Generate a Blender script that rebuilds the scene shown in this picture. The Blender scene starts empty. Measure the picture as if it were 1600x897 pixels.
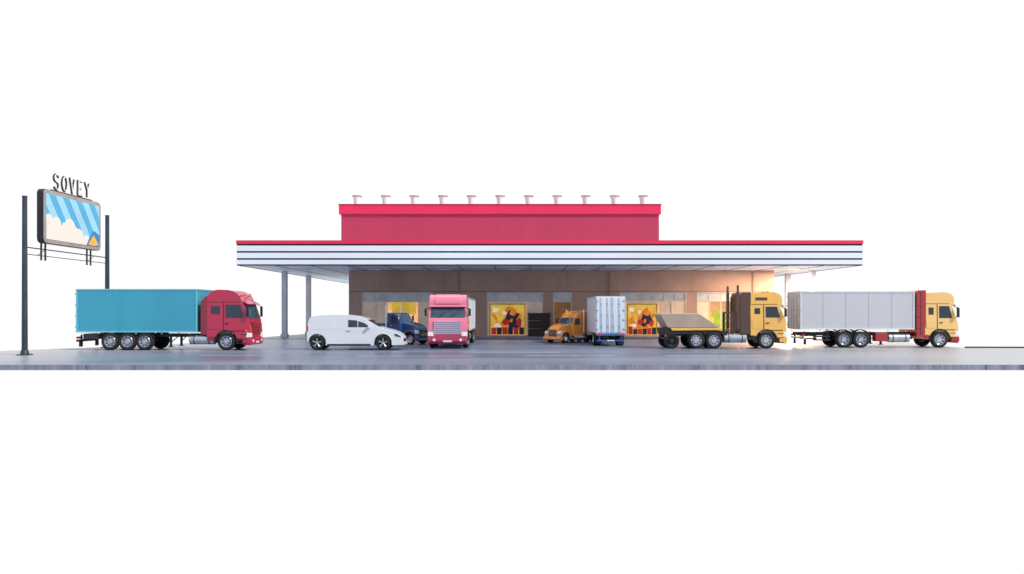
import bpy, bmesh, math, random
from mathutils import Vector, Matrix
random.seed(7)
sc=bpy.context.scene
col=sc.collection
R=math.radians
# ------------------------------------------------------------ materials
def mat(name,rgb,rough=.5,metal=0,noise=.1,scale=2.0,coat=0,emit=0,bump=0,stretch=(1,1,1),alpha=1):
    m=bpy.data.materials.new(name); m.use_nodes=True
    nt=m.node_tree; b=nt.nodes['Principled BSDF']
    b.inputs['Roughness'].default_value=rough; b.inputs['Metallic'].default_value=metal
    b.inputs['Coat Weight'].default_value=coat; b.inputs['Coat Roughness'].default_value=.05
    tc=nt.nodes.new('ShaderNodeTexCoord'); mp=nt.nodes.new('ShaderNodeMapping')
    mp.inputs['Scale'].default_value=stretch
    nt.links.new(tc.outputs['Object'],mp.inputs['Vector'])
    n=nt.nodes.new('ShaderNodeTexNoise'); n.inputs['Scale'].default_value=scale
    n.inputs['Detail'].default_value=6; n.inputs['Roughness'].default_value=.6
    nt.links.new(mp.outputs['Vector'],n.inputs['Vector'])
    cr=nt.nodes.new('ShaderNodeValToRGB')
    a=[max(0,c*(1-noise*1.6)) for c in rgb]; d=[min(1,c*(1+noise)) for c in rgb]
    cr.color_ramp.elements[0].position=.3; cr.color_ramp.elements[1].position=.7
    cr.color_ramp.elements[0].color=(*a,1); cr.color_ramp.elements[1].color=(*d,1)
    nt.links.new(n.outputs['Fac'],cr.inputs['Fac'])
    nt.links.new(cr.outputs['Color'],b.inputs['Base Color'])
    if emit:
        nt.links.new(cr.outputs['Color'],b.inputs['Emission Color'])
        b.inputs['Emission Strength'].default_value=emit
    if bump:
        bp=nt.nodes.new('ShaderNodeBump'); bp.inputs['Strength'].default_value=bump; bp.inputs['Distance'].default_value=.02
        nt.links.new(n.outputs['Fac'],bp.inputs['Height']); nt.links.new(bp.outputs['Normal'],b.inputs['Normal'])
    return m
def paint(name,rgb,rough=.32,coat=.9,noise=.05): return mat(name,rgb,rough,0,noise,1.0,coat)
M={}
M['crimson']=paint('crimson_paint',(.46,.003,.05))
M['crimson_dark']=paint('dark_crimson_paint',(.22,.003,.02))
M['teal']=mat('teal_box_paint',(.035,.32,.46),.42,0,.06,.35,.3,stretch=(1,1,.3))
M['teal_rim']=paint('teal_rail_paint',(.14,.50,.62))
M['pink']=paint('pink_paint',(.80,.20,.32))
M['pinkgrey']=paint('pinkish_grey_grille',(.62,.34,.42))
M['pink_dark']=paint('deep_pink_paint',(.42,.015,.08))
M['yellow']=paint('golden_yellow_paint',(.86,.48,.09))
M['cream']=mat('interior_cream',(.80,.66,.48),.7,0,.15,.7)
M['creamyellow']=paint('cream_yellow_paint',(.86,.54,.18))
M['orange']=paint('orange_paint',(.80,.28,.02))
M['brown']=paint('brown_sleeper',(.075,.028,.012))
M['red']=paint('red_paint',(.36,.008,.018))
M['navy']=paint('navy_paint',(.008,.055,.19),.25,1)
M['white']=paint('white_paint',(.68,.71,.77),.3,.6,.02)
M['boxwhite']=mat('white_box_panel',(.72,.80,.90),.4,0,.02,1.0,.3)
M['boxrib']=mat('box_rib_blue_grey',(.35,.47,.64),.4,0,.05,1.0,.2)
M['blue']=paint('blue_steel',(.02,.12,.42))
M['grey']=mat('light_grey_box',(.52,.54,.59),.42,0,.02,.5,.2,stretch=(1,1,.25))
M['seam']=mat('panel_seam_grey',(.42,.43,.48),.5,0,.02,.5)
M['greyrail']=mat('aluminium_rail',(.70,.72,.75),.35,.2,.06,2)
M['tarp']=mat('tan_brown_cover',(.44,.34,.28),.6,0,.09,.8)
M['glass']=mat('vehicle_glass',(.015,.03,.045),.05,0,.15,1,.6)
M['glassblue']=mat('windscreen_glass',(.04,.08,.12),.06,0,.4,1.2,.6)
M['black']=mat('black_plastic',(.012,.012,.016),.5,0,.2,4)
M['rubber']=mat('rubber',(.012,.013,.017),.8,0,.3,5,bump=.2)
M['chassis']=mat('chassis_steel',(.025,.03,.045),.55,.2,.3,3)
M['chrome']=mat('chrome',(.68,.70,.74),.18,.9,.08,3)
M['rim']=mat('rim_alloy',(.50,.55,.62),.30,.7,.15,5)
M['tank']=mat('tank_aluminium',(.55,.60,.66),.28,.7,.12,3)
M['lamp']=mat('headlamp_lens',(.85,.88,.92),.08,0,.08,8,.8)
M['amber']=mat('amber_lens',(.85,.30,.02),.2,0,.1,5,.5)
M['tail']=mat('red_lens',(.6,.01,.01),.2,0,.1,5,.5)
M['fascia']=mat('fascia_white',(.78,.84,.94),.4,0,.04,.25,.2,stretch=(.4,1,2))
M['line']=mat('fascia_groove',(.004,.006,.016),.7,0,.1,1)
M['redroof']=mat('red_parapet',(.48,.028,.085),.6,0,.06,.3,0,stretch=(1,1,.3))
M['redbright']=mat('red_cornice',(.80,.016,.085),.5,0,.05,.4,0)  # brighter red of cornice and fascia trim
M['wall']=mat('brown_render',(.50,.33,.26),.8,0,.12,.3,bump=.15,stretch=(1,1,.5))
M['walljoint']=mat('wall_joint',(.34,.22,.17),.8,0,.1,1)
M['soffit']=mat('soffit_panel',(.55,.64,.80),.5,0,.08,.3)
M['column']=mat('column_paint',(.60,.61,.65),.5,0,.1,.8)
M['vent']=mat('vent_white',(.84,.85,.87),.45,0,.04,2)
M['ventcap']=mat('vent_cap',(.38,.39,.41),.5,.1,.1,2)
M['frame']=mat('window_frame',(.66,.64,.60),.4,.1,.1,2)
M['darkframe']=mat('dark_trim',(.12,.11,.11),.4,.3,.1,2)
M['transom']=mat('transom_glass',(.58,.60,.60),.10,0,.2,.7,.5)
M['beige']=mat('beige_panel',(.84,.66,.50),.6,0,.12,.8,emit=.08)  # panel emits faintly, standing in for light from the shop
M['pavement']=mat('kerb_concrete',(.32,.32,.36),.85,0,.2,2,bump=.3)
M['marking']=mat('white_marking',(.60,.63,.70),.6,0,.3,3)
M['pole']=mat('pole_steel',(.035,.05,.07),.45,.3,.25,1.2)
M['signframe']=mat('sign_frame',(.40,.35,.32),.35,.3,.15,1.5)
M['signblue']=mat('sign_blue',(.06,.38,.62),.35,0,.08,.6,.1)
M['signpale']=mat('sign_pale_blue',(.28,.60,.78),.35,0,.06,.6,.1)
M['cloud']=mat('sign_cloud',(.76,.70,.63),.4,0,.03,.6,.1)
M['signdeep']=mat('sign_deep_blue',(.03,.20,.50),.35,0,.12,1,.1)
M['signyellow']=mat('sign_yellow',(.85,.48,.04),.35,0,.12,1,.1)
M['posteryellow']=mat('poster_yellow',(.95,.55,.06),.5,0,.2,.9,emit=.4)  # poster colours from here on emit a little, imitating shop light
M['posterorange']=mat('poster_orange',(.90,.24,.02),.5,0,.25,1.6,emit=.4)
M['doororange']=mat('door_orange',(.62,.25,.06),.5,0,.2,1.6)
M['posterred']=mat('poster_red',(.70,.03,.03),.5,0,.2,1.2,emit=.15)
M['posternavy']=mat('poster_navy',(.03,.03,.08),.5,0,.3,2)
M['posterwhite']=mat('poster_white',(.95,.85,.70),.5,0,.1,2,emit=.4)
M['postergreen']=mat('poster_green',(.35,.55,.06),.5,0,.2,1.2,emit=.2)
M['letter']=mat('letter_dark',(.05,.045,.05),.5)
M['letterface']=mat('letter_face',(.85,.83,.80),.5)
M['addedbulb']=mat('added_lamp_glow',(1,.80,.55),.5,0,.02,1,emit=1.2)  # glow of the made-up canopy lamp
M['dark']=mat('dark_interior',(.03,.025,.025),.8)
# ground
def ground_mat():
    m=bpy.data.materials.new('asphalt_lot'); m.use_nodes=True; nt=m.node_tree; b=nt.nodes['Principled BSDF']
    L=nt.links.new
    tc=nt.nodes.new('ShaderNodeTexCoord')
    n1=nt.nodes.new('ShaderNodeTexNoise'); n1.inputs['Scale'].default_value=.12; n1.inputs['Detail'].default_value=5
    n2=nt.nodes.new('ShaderNodeTexNoise'); n2.inputs['Scale'].default_value=9; n2.inputs['Detail'].default_value=8
    mp=nt.nodes.new('ShaderNodeMapping'); mp.inputs['Scale'].default_value=(.35,1.6,1)
    L(tc.outputs['Object'],mp.inputs['Vector'])
    L(mp.outputs['Vector'],n1.inputs['Vector']); L(tc.outputs['Object'],n2.inputs['Vector'])
    cr=nt.nodes.new('ShaderNodeValToRGB'); cr.color_ramp.elements[0].position=.32; cr.color_ramp.elements[1].position=.68
    cr.color_ramp.elements[0].color=(.10,.13,.205,1); cr.color_ramp.elements[1].color=(.19,.23,.33,1)
    L(n1.outputs['Fac'],cr.inputs['Fac'])
    sx=nt.nodes.new('ShaderNodeSeparateXYZ'); L(tc.outputs['Object'],sx.inputs[0])
    ab=nt.nodes.new('ShaderNodeMath'); ab.operation='SUBTRACT'; ab.inputs[1].default_value=-4; L(sx.outputs['X'],ab.inputs[0])
    a2=nt.nodes.new('ShaderNodeMath'); a2.operation='ABSOLUTE'; L(ab.outputs[0],a2.inputs[0])
    nn=nt.nodes.new('ShaderNodeMath'); nn.operation='MULTIPLY_ADD'; nn.inputs[1].default_value=14; L(n1.outputs['Fac'],nn.inputs[0]); L(a2.outputs[0],nn.inputs[2])
    mr=nt.nodes.new('ShaderNodeMapRange'); mr.interpolation_type='SMOOTHSTEP'; mr.inputs['From Min'].default_value=19; mr.inputs['From Max'].default_value=38; L(nn.outputs[0],mr.inputs['Value'])
    m1=nt.nodes.new('ShaderNodeMix'); m1.data_type='RGBA'; m1.inputs['B'].default_value=(.42,.43,.47,1); L(mr.outputs['Result'],m1.inputs['Factor']); L(cr.outputs['Color'],m1.inputs['A'])  # outer sides painted paler, imitating brighter light on the asphalt
    cr2=nt.nodes.new('ShaderNodeValToRGB'); cr2.color_ramp.elements[0].position=.3; cr2.color_ramp.elements[0].color=(.85,.85,.85,1)
    L(n2.outputs['Fac'],cr2.inputs['Fac'])
    mx=nt.nodes.new('ShaderNodeMix'); mx.data_type='RGBA'; mx.blend_type='MULTIPLY'; mx.inputs['Factor'].default_value=1
    L(m1.outputs['Result'],mx.inputs['A']); L(cr2.outputs['Color'],mx.inputs['B'])
    L(mx.outputs['Result'],b.inputs['Base Color'])
    rr=nt.nodes.new('ShaderNodeMapRange'); rr.inputs['To Min'].default_value=.22; rr.inputs['To Max'].default_value=.5; L(n1.outputs['Fac'],rr.inputs['Value']); L(rr.outputs['Result'],b.inputs['Roughness'])
    b.inputs['Specular IOR Level'].default_value=.24
    bp=nt.nodes.new('ShaderNodeBump'); bp.inputs['Strength'].default_value=.12; bp.inputs['Distance'].default_value=.01
    L(n2.outputs['Fac'],bp.inputs['Height']); L(bp.outputs['Normal'],b.inputs['Normal'])
    return m
M['asphalt']=ground_mat()
def edge_mat():
    m=bpy.data.materials.new('slab_edge'); m.use_nodes=True; nt=m.node_tree; b=nt.nodes['Principled BSDF']
    tc=nt.nodes.new('ShaderNodeTexCoord'); mp=nt.nodes.new('ShaderNodeMapping'); mp.inputs['Scale'].default_value=(1,0,0)
    nt.links.new(tc.outputs['Object'],mp.inputs['Vector'])
    n=nt.nodes.new('ShaderNodeTexNoise'); n.inputs['Scale'].default_value=1.2; n.inputs['Detail'].default_value=10; n.inputs['Roughness'].default_value=.8
    nt.links.new(mp.outputs['Vector'],n.inputs['Vector'])
    cr=nt.nodes.new('ShaderNodeValToRGB'); e=cr.color_ramp.elements
    e[0].position=.38; e[0].color=(.02,.025,.04,1); e[1].position=.46; e[1].color=(.15,.17,.23,1)
    x=cr.color_ramp.elements.new(.66); x.color=(.28,.30,.37,1)
    nt.links.new(n.outputs['Fac'],cr.inputs['Fac']); nt.links.new(cr.outputs['Color'],b.inputs['Base Color'])
    b.inputs['Roughness'].default_value=.8
    return m
M['slabedge']=edge_mat()
# ------------------------------------------------------------ geometry helpers
def setmi(fs,mi):
    for f in fs: f.material_index=mi
def bx(bm,x0,x1,y0,y1,z0,z1,mi=0):
    v=[bm.verts.new((x,y,z)) for z in (z0,z1) for y in (y0,y1) for x in (x0,x1)]
    q=[(0,2,3,1),(4,5,7,6),(0,1,5,4),(2,6,7,3),(0,4,6,2),(1,3,7,5)]
    setmi([bm.faces.new([v[i] for i in f]) for f in q],mi)
def pr(bm,pts,axis,a,b,mi=0,mi_side=None):
    def P(u,v,t):
        return (u,t,v) if axis=='y' else ((t,u,v) if axis=='x' else (u,v,t))
    A=[bm.verts.new(P(u,v,a)) for u,v in pts]; B=[bm.verts.new(P(u,v,b)) for u,v in pts]
    n=len(pts); f1=[bm.faces.new(A),bm.faces.new(B)]
    f2=[bm.faces.new([A[i],A[(i+1)%n],B[(i+1)%n],B[i]]) for i in range(n)]
    setmi(f1,mi); setmi(f2,mi if mi_side is None else mi_side)
def cy(bm,c,r,l,axis='y',seg=20,r2=None,mi=0):
    r2=r if r2 is None else r2
    c=Vector(c)
    def P(a,rr,t):
        u,v=rr*math.cos(a),rr*math.sin(a)
        return c+Vector((u,t,v) if axis=='y' else ((t,u,v) if axis=='x' else (u,v,t)))
    A=[bm.verts.new(P(2*math.pi*i/seg,r,-l/2)) for i in range(seg)]
    B=[bm.verts.new(P(2*math.pi*i/seg,r2,l/2)) for i in range(seg)]
    fs=[bm.faces.new(A),bm.faces.new(B)]+[bm.faces.new([A[i],A[(i+1)%seg],B[(i+1)%seg],B[i]]) for i in range(seg)]
    setmi(fs,mi)
def rod(bm,p,q,r,seg=8,mi=0):
    p=Vector(p);q=Vector(q);d=(q-p).normalized()
    u=d.orthogonal().normalized();w=d.cross(u)
    A=[];B=[]
    for i in range(seg):
        a=2*math.pi*i/seg;o=(u*math.cos(a)+w*math.sin(a))*r
        A.append(bm.verts.new(p+o));B.append(bm.verts.new(q+o))
    setmi([bm.faces.new(A),bm.faces.new(B)]+[bm.faces.new([A[i],A[(i+1)%seg],B[(i+1)%seg],B[i]]) for i in range(seg)],mi)
def lathe(bm,prof,axis='y',seg=36,mi=0,c=(0,0,0)):
    c=Vector(c);rings=[]
    for r,h in prof:
        ring=[]
        for i in range(seg):
            a=2*math.pi*i/seg;u,v=r*math.cos(a),r*math.sin(a)
            ring.append(bm.verts.new(c+Vector((u,h,v) if axis=='y' else (u,v,h))))
        rings.append(ring)
    fs=[]
    for k in range(len(rings)-1):
        for i in range(seg):
            fs.append(bm.faces.new([rings[k][i],rings[k][(i+1)%seg],rings[k+1][(i+1)%seg],rings[k+1][i]]))
    setmi(fs,mi)
NOSPLIT={'tmp','panel_seam','soffit_seam','parapet_seam','wall_joint','wall','grille','door_seam','fascia_panel','fascia_groove','chassis','window','rear_door','roof_vent','air_hose','letter','letter_face','sky_stripe'}
def clusters(bm):
    bm.verts.index_update(); seen=set(); isl=[]
    for v in bm.verts:
        if v in seen: continue
        st=[v]; seen.add(v); g=[]
        while st:
            a=st.pop(); g.append(a)
            for e in a.link_edges:
                b=e.other_vert(a)
                if b not in seen: seen.add(b); st.append(b)
        isl.append(g)
    bb=[]
    for g in isl:
        bb.append([min(v.co[k] for v in g)-.012 for k in range(3)]+[max(v.co[k] for v in g)+.012 for k in range(3)])
    par=list(range(len(isl)))
    def f(i):
        while par[i]!=i: i=par[i]
        return i
    for i in range(len(isl)):
        for j in range(i):
            if all(bb[i][k]<=bb[j][k+3] and bb[j][k]<=bb[i][k+3] for k in range(3)): par[f(i)]=f(j)
    out={}
    for i,g in enumerate(isl): out.setdefault(f(i),[]).extend(g)
    return sorted(out.values(),key=len,reverse=True)
def finish(name,bm,mats,parent=None,bevel=0,seg=2,warp=None,loc=None,label=None):
    if warp:
        for v in bm.verts: v.co=warp(v.co)
    bmesh.ops.recalc_face_normals(bm,faces=bm.faces[:])
    for f in bm.faces: f.smooth=True
    if not bevel:
        for e in bm.edges:
            if len(e.link_faces)!=2 or e.calc_face_angle(3)>R(34): e.smooth=False
    if not isinstance(mats,(list,tuple)): mats=[mats]
    parts=[None]
    if name not in NOSPLIT:
        cl=clusters(bm)
        if len(cl)>1: parts=cl
    first=None
    for g in parts:
        if g is None: b2=bm
        else:
            b2=bmesh.new(); mp={v:b2.verts.new(v.co) for v in g}
            for fc in bm.faces:
                if fc.verts[0] in mp:
                    nf=b2.faces.new([mp[v] for v in fc.verts]); nf.material_index=fc.material_index; nf.smooth=True
            if not bevel:
                for e in b2.edges:
                    if len(e.link_faces)!=2 or e.calc_face_angle(3)>R(34): e.smooth=False
        me=bpy.data.meshes.new(name); b2.to_mesh(me)
        if g is not None: b2.free()
        for m in mats: me.materials.append(M[m] if isinstance(m,str) else m)
        o=bpy.data.objects.new(name,me); col.objects.link(o)
        if parent: o.parent=parent
        if loc: o.location=loc
        if bevel:
            md=o.modifiers.new('bevel','BEVEL'); md.width=bevel; md.segments=seg; md.limit_method='ANGLE'; md.angle_limit=R(30); md.harden_normals=True
        if label: o['label']=label
        first=first or o
    bm.free()
    return first
def NB(): return bmesh.new()
def box(name,d,m,parent=None,bevel=0,warp=None,label=None):
    bm=NB(); bx(bm,*d); return finish(name,bm,m,parent,bevel,2,warp,None,label)
def prism(name,pts,axis,a,b,m,parent=None,bevel=0,seg=2,warp=None,label=None):
    bm=NB(); pr(bm,pts,axis,a,b); return finish(name,bm,m,parent,bevel,seg,warp,None,label)
def root(name,loc,rotz,label,category,group=None):
    e=bpy.data.objects.new(name,None); e.empty_display_size=.3; col.objects.link(e)
    e.location=loc; e.rotation_euler=(0,0,R(rotz)); e['label']=label; e['category']=category
    if group: e['group']=group
    return e
def arc(cx,cz,r,a0,a1,n=10):
    return [(cx+r*math.cos(R(a0+(a1-a0)*i/n)),cz+r*math.sin(R(a0+(a1-a0)*i/n))) for i in range(n+1)]
# ------------------------------------------------------------ wheels (radius .5 template, outer face -y)
def mk(fn,mats):
    bm=NB(); fn(bm); o=finish('tmp',bm,mats); me=o.data; bpy.data.objects.remove(o); return me
def f_tyre(bm):
    w=.15
    pf=[(.31,-w*.8),(.34,-w*.95),(.42,-w),(.47,-w*.9),(.49,-w*.75),(.50,-w*.6)]
    for k in (-.4,-.13,.13,.4):
        pf+=[(.50,w*(k-.1)),(.485,w*(k-.06)),(.485,w*(k+.06)),(.50,w*(k+.1))]
    pf+=[(.50,w*.6),(.49,w*.75),(.47,w*.9),(.42,w),(.34,w*.95),(.31,w*.8),(.31,-w*.8)]
    lathe(bm,pf,seg=40)
def f_rim(bm):
    lathe(bm,[(.315,.10),(.33,-.13),(.315,-.145),(.30,-.14),(.285,-.06),(.22,-.02),(.16,-.03),(.15,-.10),(.13,-.125),(.0001,-.125)],seg=40)
    for i in range(10):
        a=2*math.pi*i/10
        cy(bm,(.19*math.cos(a),-.045,.19*math.sin(a)),.016,.05,seg=8)
    for i in range(8):
        a=2*math.pi*(i+.5)/8
        cy(bm,(.245*math.cos(a),-.045,.245*math.sin(a)),.038,.03,seg=10,mi=1)
def f_carrim(bm):
    lathe(bm,[(.35,.10),(.37,-.12),(.36,-.14),(.335,-.13),(.32,-.04)],seg=40)
    cy(bm,(0,-.0,0),.33,.03,seg=32,mi=1)
    cy(bm,(0,-.07,0),.07,.10,seg=20)
    for i in range(5):
        for da in (-.13,.13):
            a=2*math.pi*i/5+.3
            p=Vector((.05*math.cos(a),-.09,.05*math.sin(a)));q=Vector((.345*math.cos(a+da),-.11,.345*math.sin(a+da)))
            rod(bm,p,q,.026,6)
def f_hub(bm): cy(bm,(0,.03,0),.14,.2,seg=16)
TYRE=mk(f_tyre,['rubber']); RIM=mk(f_rim,['rim','black']); CRIM=mk(f_carrim,['rim','black']); HUB=mk(f_hub,['chassis'])
CHR=mk(f_rim,['chrome','black']); DRK=mk(f_rim,['chassis','black'])
def wheel(parent,x,y,r,kind='truck'):
    w=bpy.data.objects.new('wheel',HUB); col.objects.link(w); w.parent=parent
    w.location=(x,y,r); s=r/.5; w.scale=(s,s,s)
    if y>0: w.rotation_euler=(0,0,math.pi)
    for n,me in (('tyre',TYRE),('rim',{'truck':RIM,'car':CRIM,'chrome':CHR,'dark':DRK}[kind])):
        o=bpy.data.objects.new(n,me); col.objects.link(o); o.parent=w
# ------------------------------------------------------------ cab-over truck cab
def taper(k,w=1.25,z0=1.0):
    return lambda v: Vector((v.x,v.y*(1-k*(v.z-z0)),v.z))
def patch(bm,p,q,y0,y1,off=.012,t=.03,in0=0,in1=0):
    p=Vector(p);q=Vector(q);d=(q-p);n=Vector((d.y,-d.x)).normalized()
    if n.x<0: n=-n
    a=p+n*off;b=q+n*off;c=q-n*t;e=p-n*t
    v=[]
    for (pt,iy) in ((a,in0),(b,in1),(c,in1),(e,in0)):
        v.append((bm.verts.new((pt.x,y0+iy,pt.y)),bm.verts.new((pt.x,y1-iy,pt.y))))
    bm.faces.new([x[0] for x in v]);bm.faces.new([x[1] for x in v])
    for i in range(4):
        j=(i+1)%4
        bm.faces.new([v[i][0],v[j][0],v[j][1],v[i][1]])
def euro_cab(rt,x0,L,H,wx,r,col1,col2,grille='black',boxy=False,pale_grille=False,wsz=(2.05,2.98),visor=None,panel=None,skirt='black',sleeper_win=True):
    """cab rear at x0, front at x0+L, wheel centre at x0+wx"""
    W=1.25; T=taper(.022)
    F=x0+L; wb,wt=wsz
    if boxy: roof=[(x0,H-.12),(x0+.1,H-.05),(F-1.1,H+.02),(F-.7,H-.02),(F-.45,H-.12),(F-.32,H-.28),(F-.27,H-.5),(F-.30,wt+.08)]
    else: roof=[(x0,H-.55),(x0+.12,H-.22),(x0+.35,H-.04),(x0+.7,H+.02),(F-1.45,H),(F-1.1,H-.10),(F-.85,H-.25),(F-.66,H-.45),(F-.54,wt+.14)]
    wtp=(F-.42,wt); wbp=(F-.12,wb)
    prof=roof+[wtp,wbp,(F-.04,wb-.35),(F,1.25),(F,.95),(F-.05,.93),(F-.10,.75)]
    ar=arc(x0+wx,r,r+.12,0,180,12)
    prof+=[(x0+wx+r+.12,.75)]+ar+[(x0+wx-r-.12,.85),(x0+.02,.9)]
    prism('cab_shell',prof,'y',-W,W,col1,rt,.10,4,T)
    dx0=x0+wx-.15
    dpts=[(dx0,1.28),(dx0,wt+.1),(F-.58,wt+.1),(F-.34,wb+.03),(F-.3,1.28)]
    for s in (-1,1):
        a,b=(-W-.018,-W+.03) if s<0 else (W-.03,W+.018)
        d=prism('door',dpts,'y',a,b,col1,rt,.012,2,T)
        a2,b2=(-W-.03,-W) if s<0 else (W,W+.03)
        prism('side_window',[(dx0+.1,wb+.06),(dx0+.1,wt),(F-.64,wt),(F-.43,wb+.06)],'y',a2,b2,'glass',d,.01,1,T)
        box('handle',(dx0+.12,dx0+.34,*(sorted((s*(W+.02),s*(W+.05)))),1.72,1.78),'black',d,.008)
        bm=NB()
        bx(bm,dx0-.05,dx0-.005,*sorted((s*(W-.01),s*(W+.006))),1.2,wt+.12)
        bx(bm,dx0,F-.3,*sorted((s*(W-.01),s*(W+.006))),1.22,1.265)
        bx(bm,x0+.05,F-.62,*sorted((s*(W-.01),s*(W+.006))),wt+.14,wt+.175)
        finish('door_seam',bm,'black',rt,0,2,T)
        prism('sleeper_panel',[(x0+.12,1.35),(x0+.12,1.95),(dx0-.16,1.95),(dx0-.16,1.35)],'y',a,b,panel or col1,rt,.01,1,T)
        if sleeper_win and dx0-x0>.7:
            prism('sleeper_window',[(x0+.28,wb+.3),(x0+.28,wt-.1),(dx0-.26,wt-.1),(dx0-.26,wb+.3)],'y',a,b,'glass',rt,.02,2,T)
        prism('side_skirt',[(x0+.03,.62),(x0+.03,.92),(x0+wx-r-.2,.92),(x0+wx-r-.2,.62)],'y',*sorted((s*(W-.14),s*(W+.005))),skirt,rt,.02,2)
        pts=arc(x0+wx,r,r+.19,-4,184,16)+arc(x0+wx,r,r+.10,184,-4,16)
        prism('wheel_arch',pts,'y',*sorted((s*(W-.10),s*(W+.03))),'black',rt,.01,1)
        bm=NB(); 
        for k,zz in enumerate((.42,.72,1.0)): bx(bm,F-.62,F-.18,*sorted((s*(W-.14),s*(W+.01))),zz,zz+.05)
        finish('step',bm,'chassis',rt,.01)
        bm=NB(); my=s*(W+.16)
        bx(bm,F-.20,F-.06,my-.07,my+.07,wb+.12,wt-.12)
        rod(bm,(F-.3,s*(W-.1),wt-.05),(F-.13,my,wt-.1),.025); rod(bm,(F-.2,s*(W-.1),wb+.1),(F-.13,my,wb+.16),.025)
        finish('mirror',bm,'black',rt,.02)
        prism('headlight',[(F-.28,.82),(F+.035,.84),(F+.03,1.12),(F-.22,1.16)],'y',*sorted((s*(W-.36),s*(W+.012))),'lamp',rt,.03,2)
        bm=NB(); bx(bm,F-.32,F-.2,*sorted((s*(W-.03),s*(W+.012))),1.22,1.3); finish('indicator',bm,'amber',rt,.01)
    bm=NB(); patch(bm,wtp,wbp,-W+.10,W-.10,.015,.03,.03,-.0); finish('windscreen',bm,'glassblue',rt,.01,1,T)
    bm=NB()
    for y in (-.6,.15): rod(bm,(F-.09,y,wb+.02),(F-.22,y+.5,wb+.42),.012,6)
    finish('wiper',bm,'black',rt)
    prism('sun_visor',[(F-.52,wt+.16),(F-.18,wt+.0),(F-.16,wt+.05),(F-.46,wt+.24)],'y',-W+.06,W-.06,visor or col2,rt,.015,2)
    bm=NB()
    bx(bm,F-.08,F+.012,-.82,.82,1.0,wb-.22)
    n=7; hw=.032 if pale_grille else .025
    for i in range(n):
        z=1.03+i*(wb-.28-1.03)/(n-1)
        bx(bm,F-.02,F+.045,-.84,.84,z-hw,z+hw,1)
    if pale_grille:
        for y in (-.86,.82): bx(bm,F-.02,F+.055,y,y+.05,.98,wb-.2,1)
    finish('grille',bm,[('boxrib' if pale_grille else 'dark'),('pinkgrey' if pale_grille else grille)],rt,.006,1)
    bp=[(F-.5,.36),(F-.5,.72),(F-.3,.80),(F+.06,.80),(F+.08,.5),(F-.02,.32)]
    b=prism('bumper',bp,'y',-W,W,col2,rt,.05,3)
    for s in (-1,1):
        bm=NB(); cy(bm,(F+.075,s*.85,.6),.09,.05,'x',16); finish('fog_lamp',bm,'lamp',b)
    bm=NB(); bx(bm,F+.05,F+.09,-.28,.28,.45,.57); finish('number_plate',bm,'white',b,.005)
    for y in (-.8,.8):
        box('marker_lamp',(F-.75,F-.63,y-.06,y+.06,H-.34 if not boxy else H-.10,H-.22 if not boxy else H+.02),'amber',rt,.01)
    box('cab_bulkhead',(x0-.06,x0+.02,-1.1,1.1,1.0,H-.6),'chassis',rt,.02)
def chassis(rt,xa,xb,z=.95,h=.22):
    bm=NB()
    for s in (-1,1): bx(bm,xa,xb,s*.42-.05,s*.42+.05,z-h/2,z+h/2)
    n=max(2,int((xb-xa)/1.3))
    for i in range(n+1):
        x=xa+.1+(xb-xa-.2)*i/n; bx(bm,x-.05,x+.05,-.40,.40,z-.08,z+.08)
    finish('chassis',bm,'chassis',rt,.01,1)
def axle(rt,x,r):
    bm=NB(); cy(bm,(x,0,r),.09,2.0,'y',12); bx(bm,x-.4,x+.4,-.55,-.45,r+.06,r+.16); bx(bm,x-.4,x+.4,.45,.55,r+.06,r+.16); finish('axle',bm,'chassis',rt)
def tank(rt,x0,x1,z=.68,r=.30,sides=(-1,1)):
    for s in sides:
        bm=NB(); cy(bm,((x0+x1)/2,s*.93,z),r,x1-x0,'x',24)
        for k in (.2,.8): cy(bm,(x0+(x1-x0)*k,s*.93,z),r+.012,.06,'x',24,mi=1)
        finish('fuel_tank',bm,['tank','chassis'],rt)
def mudguard(rt,x,r,m='black',w=(.85,1.24)):
    for s in (-1,1):
        pts=arc(x,r,r+.13,20,160,12)+arc(x,r,r+.09,160,20,12)
        prism('mudguard',pts,'y',*sorted((s*w[0],s*w[1])),m,rt,0)
def cargo_box(rt,x0,x1,z0,z1,m,mr,ribs=0,W=1.25,ribm=None):
    b=box('cargo_box',(x0+.03,x1-.03,-W+.02,W-.02,z0+.03,z1-.03),m,rt,.01)
    bm=NB(); e=.10
    for s in (-1,1):
        ya,yb=sorted((s*(W-.03),s*(W+.012)))
        bx(bm,x0,x1,ya,yb,z1-e,z1); bx(bm,x0,x1,ya,yb,z0,z0+e)
        bx(bm,x0,x0+e,ya,yb,z0+e,z1-e); bx(bm,x1-e,x1,ya,yb,z0+e,z1-e)
    for xx in ((x0,x0+.045),(x1-.045,x1)):
        bx(bm,xx[0]-.004,xx[1]+.004,-W+.03,W-.03,z1-e,z1-.002); bx(bm,xx[0]-.004,xx[1]+.004,-W+.03,W-.03,z0+.002,z0+e)
    finish('box_rail',bm,mr,rt,.008,1)
    if ribs:
        bm=NB()
        for i in range(1,ribs):
            x=x0+(x1-x0)*i/ribs
            for s in (-1,1): bx(bm,x-.02,x+.02,*sorted((s*(W-.03),s*(W-.012))),z0+e,z1-e)
        finish('panel_seam',bm,ribm or mr,rt,0,1)
    return b
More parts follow.
